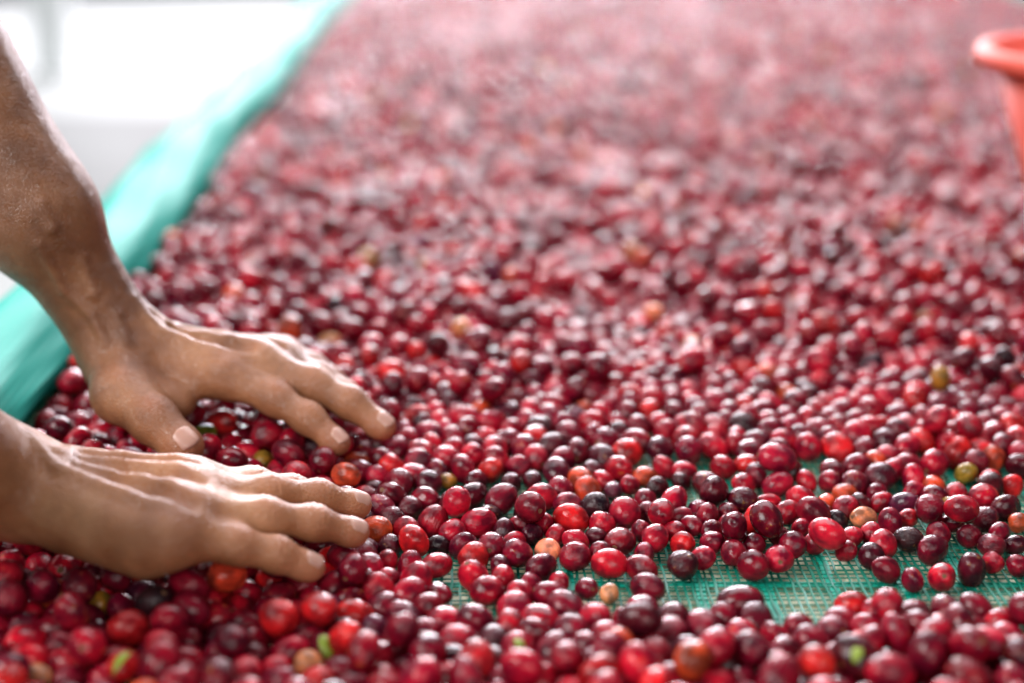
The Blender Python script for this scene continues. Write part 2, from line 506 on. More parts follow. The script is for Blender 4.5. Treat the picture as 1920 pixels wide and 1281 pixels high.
for tt in (((.1, -.006), (.3, -.011), (.5, -.008), (.72, -.013), (.9, -.010)), ((.2, .003), (.42, -.002), (.6, .005), (.82, .002))):
    vein(A, [wr + (mid[0] - wr) * t + np.array([0, o, 0]) for t, o in tt])
dc = to_cam(wr)
vein(A, [wr + (el1 - wr) * t + sd * o for t, o in ((.05, .002), (.22, .008), (.4, .003), (.62, .009), (.85, .004), (1.0, .007))], .0016, dc)
vein(A, [wr + (el1 - wr) * t + sd * o for t, o in ((.1, -.009), (.3, -.006), (.5, -.012), (.8, -.009))], .0014, dc)
A.fingers = fk
A.details.append((th[0] + Z * .016 + off * .4, th[1] + to_cam(th[1]) * .0115, .0024, .0022, .006))
for m in (inx, mid, rin): A.details.append((m[0] + Z * .0008, m[0] + Z * .0012 + (m[1] - m[0]) * .1, .0106, .0100, .012))
# forearm tendons and a vein
A.details.append((wr + to_cam(wr) * .0135 - off * .6, el1 + to_cam(el1) * .0200 - off * .3, .0030, .004, .006))
A.details.append((wr + to_cam(wr) * .013 + off * .7, el1 + to_cam(el1) * .0195 + off * .8, .0024, .003, .005))
ARM_FAR = A

# right hand of the person (the nearer one): little finger towards us
A = Arm()
wr2 = P(25, 905, .060)
pin2 = chain((322, 1006, .052), (584, 1064, .027), .0030)
rin2 = chain((340, 962, .057), (668, 999, .030), .0030)
mid2 = chain((356, 926, .058), (673, 947, .032), .0030)
inx2 = chain((352, 908, .055), (612, 942, .030), .0030)
th2 = [P(90, 880, .048), P(180, 890, .034), P(245, 905, .024), P(300, 915, .019)]
el3 = P(-290, 748, .135); el4 = P(-500, 590, .215)
A.palm += [(wr2, inx2[0], .0155, .0108, .009), (wr2, mid2[0], .0165, .0114, .009),
           (wr2 + np.array([.004, -.004, -.002]), rin2[0], .0165, .0112, .009), (wr2 + np.array([.010, -.010, -.004]), pin2[0], .0155, .0110, .009),
           (wr2 + np.array([.036, -.019, -.010]), pin2[0] + np.array([-.014, .002, -.008]), .0165, .0125, .018),     # heel of the hand
           (wr2 + np.array([.02, 0, -.010]), (rin2[0] + mid2[0]) / 2 - Z * .012, .014, .012, .018),
           (th2[0], th2[1], .013, .0115, .016),
           (wr2, el3, .0170, .025, .02), (wr2 + np.array([0, .009, 0]), el3 + np.array([.006, .010, .004]), .0150, .023, .022),
           (wr2 - np.array([0, .009, .002]), el3 - np.array([.006, .010, .004]), .0150, .023, .022),
           (el3, el4, .030, .036, .03)]
webs(A, [inx2, mid2, rin2, pin2])
nB = nrm(Z + .45 * to_cam(mid2[0]))
A.fingers = [build_finger(inx2, [.0108, .0092, .0080, .0070], nB), build_finger(mid2, [.0102, .0086, .0077, .0069], nB),
             build_finger(rin2, [.0101, .0085, .0076, .0068], nB), build_finger(pin2, [.0097, .0082, .0074, .0067], nB),
             build_finger(th2[1:], [.0125, .011, .0095], nrm(Z + np.array([0, .6, 0])), .012)]
for m in (inx2, mid2, rin2, pin2):
    A.details.append((m[0] + Z * .0008, m[0] + Z * .0010 + (m[1] - m[0]) * .1, .0106, .0102, .012))
A.details.append((wr2 + np.array([-.012, -.008, .009]), wr2 + np.array([-.014, -.009, .010]), .0115, .0115, .012))   # wrist bone
A.fingers, fk = [], A.fingers
relief(A, wr2, [inx2, mid2, rin2, pin2], 0)
for tt in (((.12, -.004), (.32, -.010), (.52, -.007), (.74, -.011), (.9, -.008)), ((.25, .004), (.45, .001), (.62, .006), (.8, .002))):
    vein(A, [wr2 + (rin2[0] - wr2) * t + np.array([0, o, 0]) for t, o in tt])
vein(A, [wr2 + (rin2[0] - wr2) * .52 + np.array([0, -.007, 0]), wr2 + (rin2[0] - wr2) * .62 + np.array([0, .006, 0])], .0012)
A.fingers = fk
ARM_NEAR = A

person = empty('person', (float(el2[0]), float(el2[1]), float(el2[2])))
tag(person, 'two bare tanned arms of a person, palms down, raking the coffee cherries', 'person')
def make_arm(arm, pts, mat, label, nails, step, tone_at):
    pts = np.array(pts)
    V, F = mesh_arm(arm, pts.min(0) - .055, pts.max(0) + .055, step)
    o = mesh_obj('arm', V, F, mat)
    bl = np.zeros(len(V))
    for fg in arm.fingers:
        bl = np.maximum(bl, np.exp(-(np.linalg.norm(V - fg['p'][-1], axis=1) / .012) ** 2))
        for i in range(0, len(fg['p']) - 1):
            bl = np.maximum(bl, .55 * np.exp(-(np.linalg.norm(V - fg['p'][i] - fg['n'] * fg['r'][i], axis=1) / .007) ** 2))
    at = o.data.attributes.new('blush', 'FLOAT', 'POINT'); at.data.foreach_set('value', bl.astype(np.float32))
    dd = (V - tone_at[0]) @ nrm(tone_at[1] - tone_at[0])
    at = o.data.attributes.new('forearm_tone', 'FLOAT', 'POINT'); at.data.foreach_set('value', np.clip((dd + .02) / .05, 0, 1).astype(np.float32))
    o.parent = person; o.matrix_parent_inverse = Matrix.Translation(-Vector(person.location))
    o['label'] = label
    for i, L, W in nails: nail(arm, arm.fingers[i], L, W, o, M_NAIL)
    return V
VA = make_arm(ARM_FAR, inx + mid + rin + pin + th + [wr, el1, el2], M_SKIN_FAR, 'wet brown forearm reaching down, thumb and two fingers spread on the cherries',
         [(0, .0115, .0115), (1, .0115, .012), (2, .011, .011), (3, .009, .009), (4, .0140, .0150)], .0016, (wr, el1))
VB = make_arm(ARM_NEAR, inx2 + mid2 + rin2 + pin2 + th2 + [wr2, el3, el4], M_SKIN_NEAR, 'lighter tanned hand lying flat with its little finger edge on the cherries',
         [(0, .0115, .0115), (1, .012, .0125), (2, .0115, .012), (3, .0105, .0105), (4, .013, .014)], .0016, (wr2, el3))

# ------------------------------------------------------------------ drying bed
bed = empty('drying_bed', (0.5, (BED_Y0 + BED_Y1) / 2, FLOOR_Z))
tag(bed, 'raised drying bed of green netting with a rolled turquoise rim', 'drying bed')

def strips(list_of, mat, name):
    """flat yarns: each (polyline Nx3, half width vector, thickness)"""
    V = []; F = []
    for pl, hw, t in list_of:
        b = len(V)
        for p in pl:
            V += [p + hw + Z * t, p - hw + Z * t, p - hw - Z * t, p + hw - Z * t]
        for i in range(len(pl) - 1):
            o = b + 4 * i
            for a, c in ((0, 1), (1, 2), (2, 3), (3, 0)): F.append((o + a, o + c, o + 4 + c, o + 4 + a))
    return mesh_obj(name, V, F, mat, bed, False)

X0, X1 = -.36, 1.30
NEAR_Y = 1.05
warp = []; tape = []
x = X0
k = 0
while x < X1:
    ys = np.concatenate([np.arange(BED_Y0, NEAR_Y, .012), [BED_Y1]])
    ph = rng.uniform(0, 6)
    pl = np.stack([x - .0234 * (ys - .8) + .0004 * np.sin(ys * 190 + ph) + rng.normal(0, .00012, len(ys)), ys, .0003 * np.sin(ys * 420 + ph)], 1)
    if k % 8 == 0: tape.append((pl - Z * .0006, RT * rng.uniform(.0020, .0036), .00015))
    warp.append((pl, RT * rng.uniform(.0005, .0008), .00035))
    x += .0044 * rng.uniform(.86, 1.14); k += 1
y = BED_Y0
k = 0
while y < NEAR_Y:
    xs = np.arange(X0, X1, .015)
    ph = rng.uniform(0, 6)
    pl = np.stack([xs, y + .0005 * np.sin(xs * 130 + ph) + rng.normal(0, .00015, len(xs)), .0003 * np.sin(xs * 400 + ph) - .0003], 1)
    if k % 9 == 0: tape.append((pl - Z * .0008, np.array([0, rng.uniform(.002, .0035), 0]), .00015))
    warp.append((pl, np.array([0, rng.uniform(.00022, .00042), 0]), .0003))
    y += .0050 * rng.uniform(.85, 1.15); k += 1
tag(strips(warp, M_WARP, 'netting'), kind='stuff')
tag(strips(tape, M_TAPE, 'net_tape'), kind='stuff')
# split bamboo under the net
sl_me = None
y = BED_Y0
while y < BED_Y1:
    w = .034
    if sl_me is None:
        v, f = box(X0, X1 + .02, 0, w, -.012, -.0042)
        o = mesh_obj('bamboo_slat', v, f, M_BAMBOO, bed, False); sl_me = o.data; base_inv = o.matrix_parent_inverse.copy(); o.location = (0, y, 0)
    else:
        o = bpy.data.objects.new('bamboo_slat', sl_me); col.objects.link(o); o.parent = bed; o.matrix_parent_inverse = base_inv; o.location = (0, y, 0)
    y += .039
for xx in (-.33, .45, 1.24):
    v, f = box(xx - .025, xx + .025, BED_Y0, BED_Y1, -.075, -.0125); mesh_obj('beam', v, f, M_WOOD, bed, False)
    for yy in (BED_Y0 + .1, 2.4, BED_Y1 - .1):
        v, f = box(xx - .03, xx + .03, yy - .03, yy + .03, FLOOR_Z, -.076); mesh_obj('leg', v, f, M_WOOD, bed, False)

def rim(fx, side):
    ys = np.arange(BED_Y0 - .05, BED_Y1 + .05, .012); seg = 40
    V = []; UV = []
    for y in ys:
        # slow bulges where the cloth is gathered, and slack folds along it
        g = 1 + .04 * math.sin(y * 6.1 + side) + .025 * math.sin(y * 13.7 + 2 + side) + .03 * math.sin(y * 31 + side)
        bulge = .10 * math.exp(-((y - 1.62) / .13) ** 2) + .08 * math.exp(-((y - 1.17) / .05) ** 2)
        cz = .027 + .002 * math.sin(y * 8.3)
        cx = fx(y) + .004 * math.sin(y * 5.2 + 1)
        for i in range(seg + 1):
            a = 2 * math.pi * i / seg
            fold = .0016 * math.sin(3 * a + y * 9) + .0011 * math.sin(7 * a - y * 17) + .0007 * math.sin(15 * a + y * 40)
            r = .034 * (g + bulge) + fold
            V.append((cx + r * math.cos(a) * 1.06, y, cz + r * math.sin(a) * .98))
            UV.append((y, i / seg * .22))
    F = [(j * (seg + 1) + i, j * (seg + 1) + i + 1, (j + 1) * (seg + 1) + i + 1, (j + 1) * (seg + 1) + i) for j in range(len(ys) - 1) for i in range(seg)]
    o = mesh_obj('rim_roll', V, F, M_ROLL, bed)
    uv = o.data.uv_layers.new(name='UVMap')
    li = np.zeros(len(o.data.loops), int); o.data.loops.foreach_get('vertex_index', li)
    uv.data.foreach_set('uv', np.array(UV, np.float32)[li].reshape(-1))
    return o
rim(rim_x, 0); rim(rim_xr, 2)

# ------------------------------------------------------------------ coffee cherries
COLS = {'M': (.150, .0040, .015), 'R': (.300, .0060, .020), 'D': (.066, .0035, .010), 'B': (.43, .012, .014), 'O': (.43, .055, .018),
        'P': (.58, .25, .10), 'Y': (.30, .17, .020), 'K': (.028, .008, .012), 'G': (.10, .14, .012), 'V': (.085, .010, .030)}
# fruits read off the photograph: pixel, radius in pixels, colour
PINS = [tuple(s.split()) for s in '''700 919 22 D;738 933 29 D;759 953 23 D;731 976 27 D;802 907 26 D;834 905 16 Y;806 937 25 M;834 943 22 D;863 961 21 M;885 931 27 D
938 939 29 M;867 880 25 M;919 884 23 B;960 907 21 D;970 876 22 M;893 903 22 D;814 982 29 R;899 982 30 R;919 965 20 D;773 1014 29 B;729 1024 23 D;822 1026 19 K
863 1022 25 M;948 994 23 D;972 990 17 M;982 961 20 K;921 1026 28 M;887 1046 29 B;962 1018 17 R;980 1037 29 M;899 1077 30 R;938 1063 22 D;917 1109 31 R;767 1061 24 R
818 1061 25 R;723 1055 23 R;727 1085 20 R;781 1091 31 R;931 1085 24 R;822 1112 21 M;706 1110 31 R;690 1028 22 D;1025 935 29 R;998 901 20 D;1047 886 31 D;1061 947 25 M
1071 974 32 B;1102 919 24 O;1116 953 28 K;1169 961 32 R;1157 880 25 R;1150 921 19 V;1118 884 20 D;1130 903 18 R;1181 911 19 R;1209 894 20 O;1231 915 22 D;1211 937 21 M
1266 943 28 R;1246 967 27 R;1211 963 19 M;1276 970 19 R;1282 886 22 R;1248 878 20 R;1278 903 18 D;1014 986 22 R;998 1000 16 D;1047 1006 16 R;1077 1012 24 R;1029 1036 28 P
1071 1041 27 M;1116 1008 19 D;1163 1016 28 M;1203 998 18 M;1229 1012 28 R;1258 994 16 R;1276 1020 23 B;1120 1041 24 M;1144 1057 31 R;1209 1036 22 M;1201 1067 28 M
1280 1061 29 D;1023 1073 27 M;1039 1089 19 R;998 1095 22 M;1104 1105 22 M;1138 1112 22 P;1215 1103 28 M;1357 876 23 R;1400 874 23 B;1418 892 22 M;1329 911 30 M
1331 931 29 D;1316 955 19 M;1390 939 27 D;1394 909 22 R;1458 909 25 R;1479 882 24 D;1519 903 19 R;1550 901 22 R;1580 882 25 M;1503 939 26 R;1477 961 23 R;1440 945 19 R
1365 965 21 M;1422 980 31 B;1302 986 21 M;1359 986 22 M;1337 994 18 M;1335 1016 23 R;1377 1002 19 R;1375 1036 25 M;1414 1022 22 M;1460 1006 20 M;1503 992 18 R
1540 959 21 O;1550 947 17 O;1588 929 23 O;1550 1000 30 R;1527 1022 21 R;1489 1022 26 M;1460 1049 28 R;1412 1059 30 M;1317 1047 23 M;1576 976 17 K;1586 1034 20 R
1595 878 25 M;1637 869 24 O;1650 896 32 D;1705 872 22 M;1711 898 23 R;1750 869 26 R;1796 850 26 B;1702 841 28 R;1860 863 23 O;1823 889 24 Y;1855 902 20 B;1888 909 21 B
1844 933 27 R;1794 928 22 R;1643 926 19 M;1656 944 17 R;1690 946 24 V;1608 944 20 D;1615 970 26 P;1750 915 22 O;1722 924 18 R;1746 959 30 M;1777 946 17 Y;1665 979 23 M
1705 974 19 B;1809 961 18 M;1847 974 26 M;1884 952 25 D;1908 981 20 O;1816 1005 23 M;1783 981 19 M;1757 998 24 M;1707 1014 27 K;1630 1000 19 R;1600 1007 19 R
1654 1022 28 R;1636 1042 24 D;1746 1030 29 M;1860 1024 26 M;1873 1005 22 M;1903 1022 19 D;1661 1068 26 M;1766 1083 28 R;1822 1068 28 D;1862 1055 20 R;1908 1062 20 M;1711 1088 22 M'''.replace('\n', ';').split(';')]
# tints for fruits elsewhere: the visible fruit nearest to the pixel takes the colour
TINTS = [(398, 826, 'G'), (410, 792, 'B'), (645, 1205, 'B'), (520, 1165, 'B'), (1170, 1180, 'O'), (1295, 1222, 'O'), (875, 1235, 'B'), (190, 1127, 'Y'),
         (1752, 702, 'Y'), (1395, 690, 'B'), (1730, 605, 'P'), (1560, 1110, 'B'), (690, 1150, 'B'), (1000, 1165, 'R'), (600, 1145, 'B'), 
         (555, 1262, 'P'), (230, 1170, 'B'), (1000, 815, 'B'), (1110, 775, 'O'), (808, 860, 'R'), (740, 870, 'B'), (500, 860, 'Y'), (1245, 1120, 'Y'), (1640, 1205, 'R'), (1100, 1250, 'B'),
         (1330, 1050, 'R'), (1410, 765, 'B'), (1560, 1250, 'B'), (250, 1255, 'B'), (930, 1170, 'R'), (480, 1225, 'D'), (1240, 1160, 'D'), (1650, 755, 'R'), (870, 620, 'P'),
         (1185, 500, 'O'), (945, 535, 'O'), (1300, 70, 'O'), ]
px, pr, pc = [], [], []
for u, v, r, c in PINS:
    u, v, r = float(u), float(v), float(r)
    p = P(u, v, .009); w = (p - CAM) @ FW
    rad = min(max(r * w / FPX * 1.05, .0064), .0095)
    px.append(P(u, v, rad)); pr.append(rad); pc.append(c)
px = np.array(px); pr = np.array(pr)
NP = len(px)

def in_view(x, y, mu=260, md=300):
    u, v, w = project(np.stack([x, y, np.full_like(x, .015)], 1))
    return (w > .1) & (u > -mu) & (u < 1920 + mu) & (v > -70) & (v < 1281 + md)

# bare strips of netting (capsules on the net plane)
GAPS = [(P(845, 1092, 0), P(1040, 1106, 0), .019), (P(1040, 1108, 0), P(1545, 1108, 0), .0165), (P(1705, 1085, 0), P(1815, 1062, 0), .016), (P(1365, 905, 0), P(1350, 890, 0), .008),
        (P(862, 925, 0), P(850, 915, 0), .006), (P(975, 940, 0), P(975, 915, 0), .006), (P(1092, 905, 0), P(1092, 890, 0), .006), (P(1910, 640, 0), P(1935, 625, 0), .012)]
RM = .0087
def layers(x, y):
    u, v, w = project(np.stack([x, y, np.full_like(x, .008)], 1))
    T = np.full(len(x), 1.62)
    T = T + .14 * np.sin(x * 11 + y * 5) * np.sin(y * 9 - x * 6) + .15 * np.sin(x * 41 + 1.3) * np.sin(y * 33)
    band = np.clip((u - 640) / 80, 0, 1)
    t = np.interp(v, [600, 760, 850, 868, 1045, 1060, 1160, 1182, 1235], [1.5, 1.25, .95, .22, .16, .12, .35, 1.0, 1.9])
    T = T * (1 - band) + band * np.where(v > 600, t + .0 * T, T)
    return T
area_per = math.pi * RM * RM / .80
N0 = int((BED_Y1 - BED_Y0) * 1.7 / area_per * 1.85)
xs = rng.uniform(-.45, 1.36, N0); ys = BED_Y0 + rng.uniform(0, 1, N0) * (BED_Y1 - BED_Y0)
keep = in_view(xs, ys) & (xs > rim_x(ys) + .040) & (xs < rim_xr(ys) - .045)
xs, ys = xs[keep], ys[keep]
dens = N0 / (1.81 * (BED_Y1 - BED_Y0)) * area_per      # layers represented by the raw draw
T = layers(xs, ys)
# away from the sharp zone only the upper fruits are ever seen
keep = rng.uniform(0, 1, len(xs)) < T / dens
xs, ys, T = xs[keep], ys[keep], T[keep]
zs = .008 + rng.uniform(0, 1, len(xs)) * np.maximum(T - .6, .02) * .0135
for a, b, r in GAPS:
    ba = b[:2] - a[:2]; q = np.stack([xs, ys], 1) - a[:2]
    t = np.clip(q @ ba / (ba @ ba), 0, 1); d = np.linalg.norm(q - t[:, None] * ba, axis=1)
    k = d > r + .004; xs, ys, zs = xs[k], ys[k], zs[k]
X = np.concatenate([px, np.stack([xs, ys, zs], 1)])
RAD = np.concatenate([pr, np.clip(rng.normal(RM, .00062, len(xs)), .0072, .0099)])
n = len(X)
pin = np.zeros(n, bool); pin[:NP] = True
INVM = np.where(pin, .25, 1.0)

def pairs(X, margin=.004):
    c = .0245
    cx = np.floor(X[:, 0] / c).astype(np.int64) + 1000; cy = np.floor(X[:, 1] / c).astype(np.int64) + 1000
    key = cx * 100000 + cy
    o = np.argsort(key, kind='stable'); ks = key[o]
    I, J = [], []
    for dx, dy in ((0, 0), (1, 0), (0, 1), (1, 1), (-1, 1)):
        tk = key + dx * 100000 + dy
        s = np.searchsorted(ks, tk, 'left'); e = np.searchsorted(ks, tk, 'right')
        cnt = e - s
        i = np.repeat(np.arange(len(X)), cnt)
        st = np.repeat(s - np.concatenate([[0], np.cumsum(cnt)[:-1]]), cnt) + np.arange(cnt.sum())
        j = o[st]
        k = (i < j) if (dx, dy) == (0, 0) else np.ones(len(i), bool)
        i, j = i[k], j[k]
        d = X[i] - X[j]
        k = (d * d).sum(1) < (RAD[i] + RAD[j] + margin) ** 2
        I.append(i[k]); J.append(j[k])
    return np.concatenate(I), np.concatenate(J)

ITER = 150
hand_lo = np.minimum(VA.min(0), VB.min(0)) - .02; hand_hi = np.maximum(VA.max(0), VB.max(0)) + .02
for it in range(ITER):
    if it % 6 == 0: I, J = pairs(X)
    g = .0006 if it < ITER - 40 else .00018
    X[:, 2] -= g * np.where(pin, .6, 1)
    d = X[I] - X[J]; L = np.linalg.norm(d, axis=1) + 1e-9
    ov = (RAD[I] + RAD[J]) * .985 - L
    m = ov > 0
    i, j = I[m], J[m]
    s = (ov[m] / L[m] / (INVM[i] + INVM[j]))[:, None] * d[m]
    cn = np.bincount(i, minlength=n) + np.bincount(j, minlength=n)
    dl = np.zeros_like(X)
    for ax in range(3):
        dl[:, ax] = np.bincount(i, s[:, ax] * INVM[i], n) - np.bincount(j, s[:, ax] * INVM[j], n)
    dl /= np.maximum(cn * .42, 1)[:, None]
    fl = X[:, 2] < RAD * 1.12                            # friction on the net
    dl[fl, :2] *= .75
    X += np.clip(dl, -.003, .003)
    if it % 3 == 0 or it > ITER - 6:
        k = np.where((X > hand_lo).all(1) & (X < hand_hi).all(1))[0]
        for arm in (ARM_FAR, ARM_NEAR):
            dd, gr = arm_grad(arm, X[k]); pen = np.clip(RAD[k] * .93 - dd, 0, .003)
            gr = gr * np.array([1, 1, .8])
            X[k] += gr * pen[:, None]
    for a, b, r in GAPS:
        ba = b[:2] - a[:2]; q = X[:, :2] - a[:2]
        t = np.clip(q @ ba / (ba @ ba), 0, 1); dv = q - t[:, None] * ba; dd = np.linalg.norm(dv, axis=1) + 1e-9
        k = (dd < r + RAD * .6) & ~pin
        X[k, :2] += dv[k] / dd[k, None] * np.minimum(r + RAD[k] * .6 - dd[k], .002)[:, None]
    # pinned fruits are drawn back along the line of sight to their own pixel
    if it < ITER - 12:
        tgt = px.copy()
        dirs = px - CAM
        tgt = CAM + dirs * ((X[:NP, 2] - CAM_H) / dirs[:, 2])[:, None]
        X[:NP, :2] += (tgt[:, :2] - X[:NP, :2]) * .25
    lx = rim_x(X[:, 1]) + .037 + RAD * .9 - .012 * np.clip((X[:, 2] - .03) / .03, 0, 1); X[:, 0] = np.maximum(X[:, 0], lx)
    X[:, 2] = np.maximum(X[:, 2], RAD * .97)
ok = np.ones(n, bool)
for arm in (ARM_FAR, ARM_NEAR):                          # squeezed-in fruits
    k = np.where((X > hand_lo).all(1) & (X < hand_hi).all(1))[0]
    ok[k[arm.eval(X[k]) < RAD[k] * .35]] = False
ok &= X[:, 2] < .075
X, RAD, pin = X[ok], RAD[ok], pin[ok]
tint = np.array(rng.choice(list('MRDBOPKV'), len(X), p=[.42, .42, .075, .055, .010, .004, .006, .010]))
tint[:pin.sum()] = np.array(pc)[ok[:NP]]
n = len(X)

# what the picture shows of each fruit (far ones first, near ones over them)
SW, SH = 640, 427; ks = SW / 1920
ids = -np.ones((SH, SW), int)
allp = np.concatenate([X, VA[::3], VB[::3]]); allr = np.concatenate([RAD, np.full(len(VA[::3]) + len(VB[::3]), .0022)])
u, v, w = project(allp); rp = allr * FPX / w * ks; u, v = u * ks, v * ks
for q in np.argsort(-w):
    if u[q] < -20 or u[q] > SW + 20 or v[q] < -20 or v[q] > SH + 20: continue
    r = rp[q]; x0, x1, y0, y1 = int(max(0, u[q] - r)), int(min(SW, u[q] + r + 1.5)), int(max(0, v[q] - r)), int(min(SH, v[q] + r + 1.5))
    if x1 <= x0 or y1 <= y0: continue
    yy, xx = np.ogrid[y0:y1, x0:x1]
    sub = ids[y0:y1, x0:x1]; sub[(xx - u[q]) ** 2 + (yy - v[q]) ** 2 < r * r] = q if q < n else -2
cnt = np.bincount(ids[ids >= 0], minlength=n)
special = {}
uu, vv, ww = u[:n] / ks, v[:n] / ks, w[:n]
for tu, tv, tcn in TINTS:
    d = np.hypot(uu - tu, vv - tv) + np.where(cnt * 1.0 > .25 * math.pi * rp[:n] ** 2, 0, 1e4) + np.where(pin, 60, 0)
    q = int(np.argmin(d)); tint[q] = tcn; special[(tu, tv)] = q
RGB = np.array([COLS[t] for t in tint]) * rng.lognormal(0, .13, n)[:, None] * np.exp(rng.normal(0, .10, (n, 3)))
SCL = RAD[:, None] * np.stack([rng.uniform(.86, .99, n), rng.uniform(.88, 1.0, n), rng.uniform(1.0, 1.28, n)], 1)
SCL[np.isin(tint, ['Y', 'G', 'P'])] *= .86
ROT = rng.uniform(0, 2 * math.pi, (n, 3)); VAR = rng.integers(0, 8, n)
# most fruits lie on their sides
lie = rng.uniform(0, 1, n) < .6
ROT[lie, 0] = math.pi / 2 + rng.normal(0, .45, lie.sum()); ROT[lie, 1] = 0

def cherry_mesh(seed, su=30, sv=20):
    r = np.random.default_rng(seed)
    ph = r.uniform(0, 6, 6); dent = nrm(r.normal(0, 1, 3)); dent2 = nrm(r.normal(0, 1, 3))
    V = []; dirs = []
    for j in range(sv + 1):
        t = math.pi * j / sv
        for i in range(su):
            a = 2 * math.pi * i / su; dirs.append((math.sin(t) * math.cos(a), math.sin(t) * math.sin(a), math.cos(t)))
            if j in (0, sv): break
    dirs = np.array(dirs)
    az = np.arctan2(dirs[:, 1], dirs[:, 0]); ct = dirs[:, 2]; st = np.sqrt(np.maximum(1 - ct * ct, 0))
    rr = 1 + .045 * np.cos(2 * az + ph[0]) * st ** 2 + .024 * np.cos(3 * az + ph[1] + 2 * ct) * st ** 2 + .025 * ct * math.cos(ph[2])
    rr -= r.uniform(.0, .05) * np.exp(-((np.cos(az - ph[3]) - 1) / .05) ** 2) * st                 # seam between the two seeds
    for dn, dep, wd in ((dent, r.uniform(.02, .20), .30), (dent2, r.uniform(0, .12), .18)):
        rr -= dep * np.exp(-np.maximum(1 - dirs @ dn, 0) / wd * 1.5) * (seed % 2 + .35)
    rr -= .085 * np.exp(-(np.arccos(np.clip(ct, -1, 1)) / .16) ** 2)                           # navel
    rr += .020 * np.exp(-((np.arccos(np.clip(ct, -1, 1)) - .27) / .07) ** 2)
    rr -= .07 * np.exp(-(np.arccos(np.clip(-ct, -1, 1)) / .13) ** 2)                           # stalk scar
    V = dirs * rr[:, None]
    F = []
    idx = lambda j, i: 0 if j == 0 else (len(V) - 1 if j == sv else 1 + (j - 1) * su + i % su)
    for j in range(sv):
        for i in range(su):
            q = [idx(j, i), idx(j + 1, i), idx(j + 1, i + 1), idx(j, i + 1)]
            q2 = []
            for e in q:
                if e not in q2: q2.append(e)
            F.append(tuple(q2))
    me = bpy.data.meshes.new('cherry_skin'); me.from_pydata(V.tolist(), [], F); me.update()
    me.polygons.foreach_set('use_smooth', np.ones(len(me.polygons), bool)); me.materials.append(M_CHERRY)
    return me
CH = [cherry_mesh(40 + i) for i in range(8)]
# navel: a small dry disc with a raised ring
nv_v, nv_f = [], []
prof = [(.0, .0), (.060, .012), (.115, .036), (.155, .034), (.190, -.010)]
for j, (r, z) in enumerate(prof):
    for i in range(12):
        a = 2 * math.pi * i / 12; rj = r * (1 + .12 * math.sin(3 * a + 1) + .08 * math.sin(5 * a)); nv_v.append((rj * math.cos(a), rj * math.sin(a), .925 + z))
for j in range(len(prof) - 1):
    for i in range(12):
        a, b = j * 12 + i, j * 12 + (i + 1) % 12; nv_f.append((a, a + 12, b + 12, b))
NAVEL = bpy.data.meshes.new('navel'); NAVEL.from_pydata(nv_v, [], nv_f); NAVEL.update(); NAVEL.materials.append(M_NAVEL)
NAVEL.polygons.foreach_set('use_smooth', np.ones(len(NAVEL.polygons), bool))

NAMES = {'M': 'maroon', 'R': 'red', 'D': 'dark maroon', 'B': 'bright red', 'O': 'orange', 'P': 'pale peach', 'Y': 'olive yellow', 'K': 'nearly black', 'G': 'green', 'V': 'purple'}
GROUP = 'coffee cherries spread on the drying net'
top = np.argsort(-cnt)[:300]
top = top[cnt[top] > 0]
single = np.zeros(n, bool); single[top] = True
UNIQUE = {(398, 826): 'green unripe coffee cherry touching the thumb tip', (410, 792): 'bright red coffee cherry under the arched palm behind the green one'}
rev = {q: UNIQUE[k] for k, q in special.items() if k in UNIQUE}
for q in rev:
    if not single[q]:
        worst = [t for t in top if t not in rev][-1]
        single[worst] = False; single[q] = True; top = np.append(top[top != worst], q)
tipR = [project(a[-1])[0:2] for a in (pin2, rin2, mid2)]
def zone(q):
    a, b = uu[q], vv[q]
    dt = min(math.hypot(a - t[0][0], b - t[1][0]) for t in tipR)
    if dt < 105 and b < 1120: return 'past the flat hand\'s fingertips'
    if a < 700 and b > 1035: return 'below the flat hand'
    if a < 760 and b < 900: return 'between the two hands'
    if pin[q] and 1020 < b < 1100 and 830 < a < 1560: return 'edging the bare netting'
    if b >= 1085: return 'in the front heap'
    if b < 868: return 'in the deep heap'
    return 'in the thin row'
def looks(q):
    size = 'big ' if RAD[q] > .0103 else ('small ' if RAD[q] < .0080 else '')
    asp = SCL[q, 2] / (SCL[q, 0] + SCL[q, 1]) * 2
    shape = 'oval ' if asp > 1.28 else ('round ' if asp < 1.12 else '')
    return size + shape + NAMES[tint[q]]
def art(w): return ('an ' if w[0] in 'aeiou' else 'a ') + w
lab_of = {int(q): f'{looks(q)} coffee cherry {zone(q)}' for q in top}
for q in rev: lab_of[q] = rev[q]
tl = np.array([int(q) for q in top])
def clashes():
    c = {}
    for q, l in lab_of.items(): c.setdefault(l, []).append(q)
    return [q for l, m in c.items() if len(m) > 1 for q in m]
def near(q, m):
    d = np.linalg.norm(X[tl] - X[q], axis=1); return [NAMES[tint[k]] for k in tl[np.argsort(d)][1:m + 1]]
for q in clashes():                                      # say what it touches
    lab_of[q] = f'{looks(q)} coffee cherry {zone(q)} touching {art(near(q, 1)[0])} one'
for q in clashes():
    a, b = near(q, 2)
    lab_of[q] = f'{looks(q)} coffee cherry {zone(q)} ' + (f'between two {a} ones' if a == b else f'between {a} and {b} ones')
lab_of = {q: ' '.join(l.split()[:16]) for q, l in lab_of.items()}
for q in top:
    q = int(q)
    me = CH[VAR[q]]
    o = bpy.data.objects.new('coffee_cherry', me); col.objects.link(o)
    o.location = X[q]; o.rotation_euler = ROT[q]; o.scale = SCL[q]
    o['cherry_tint'] = [float(c) for c in RGB[q]]
    tag(o, lab_of[q], 'coffee cherry', GROUP)
    nv = bpy.data.objects.new('navel', NAVEL); col.objects.link(nv); nv.parent = o

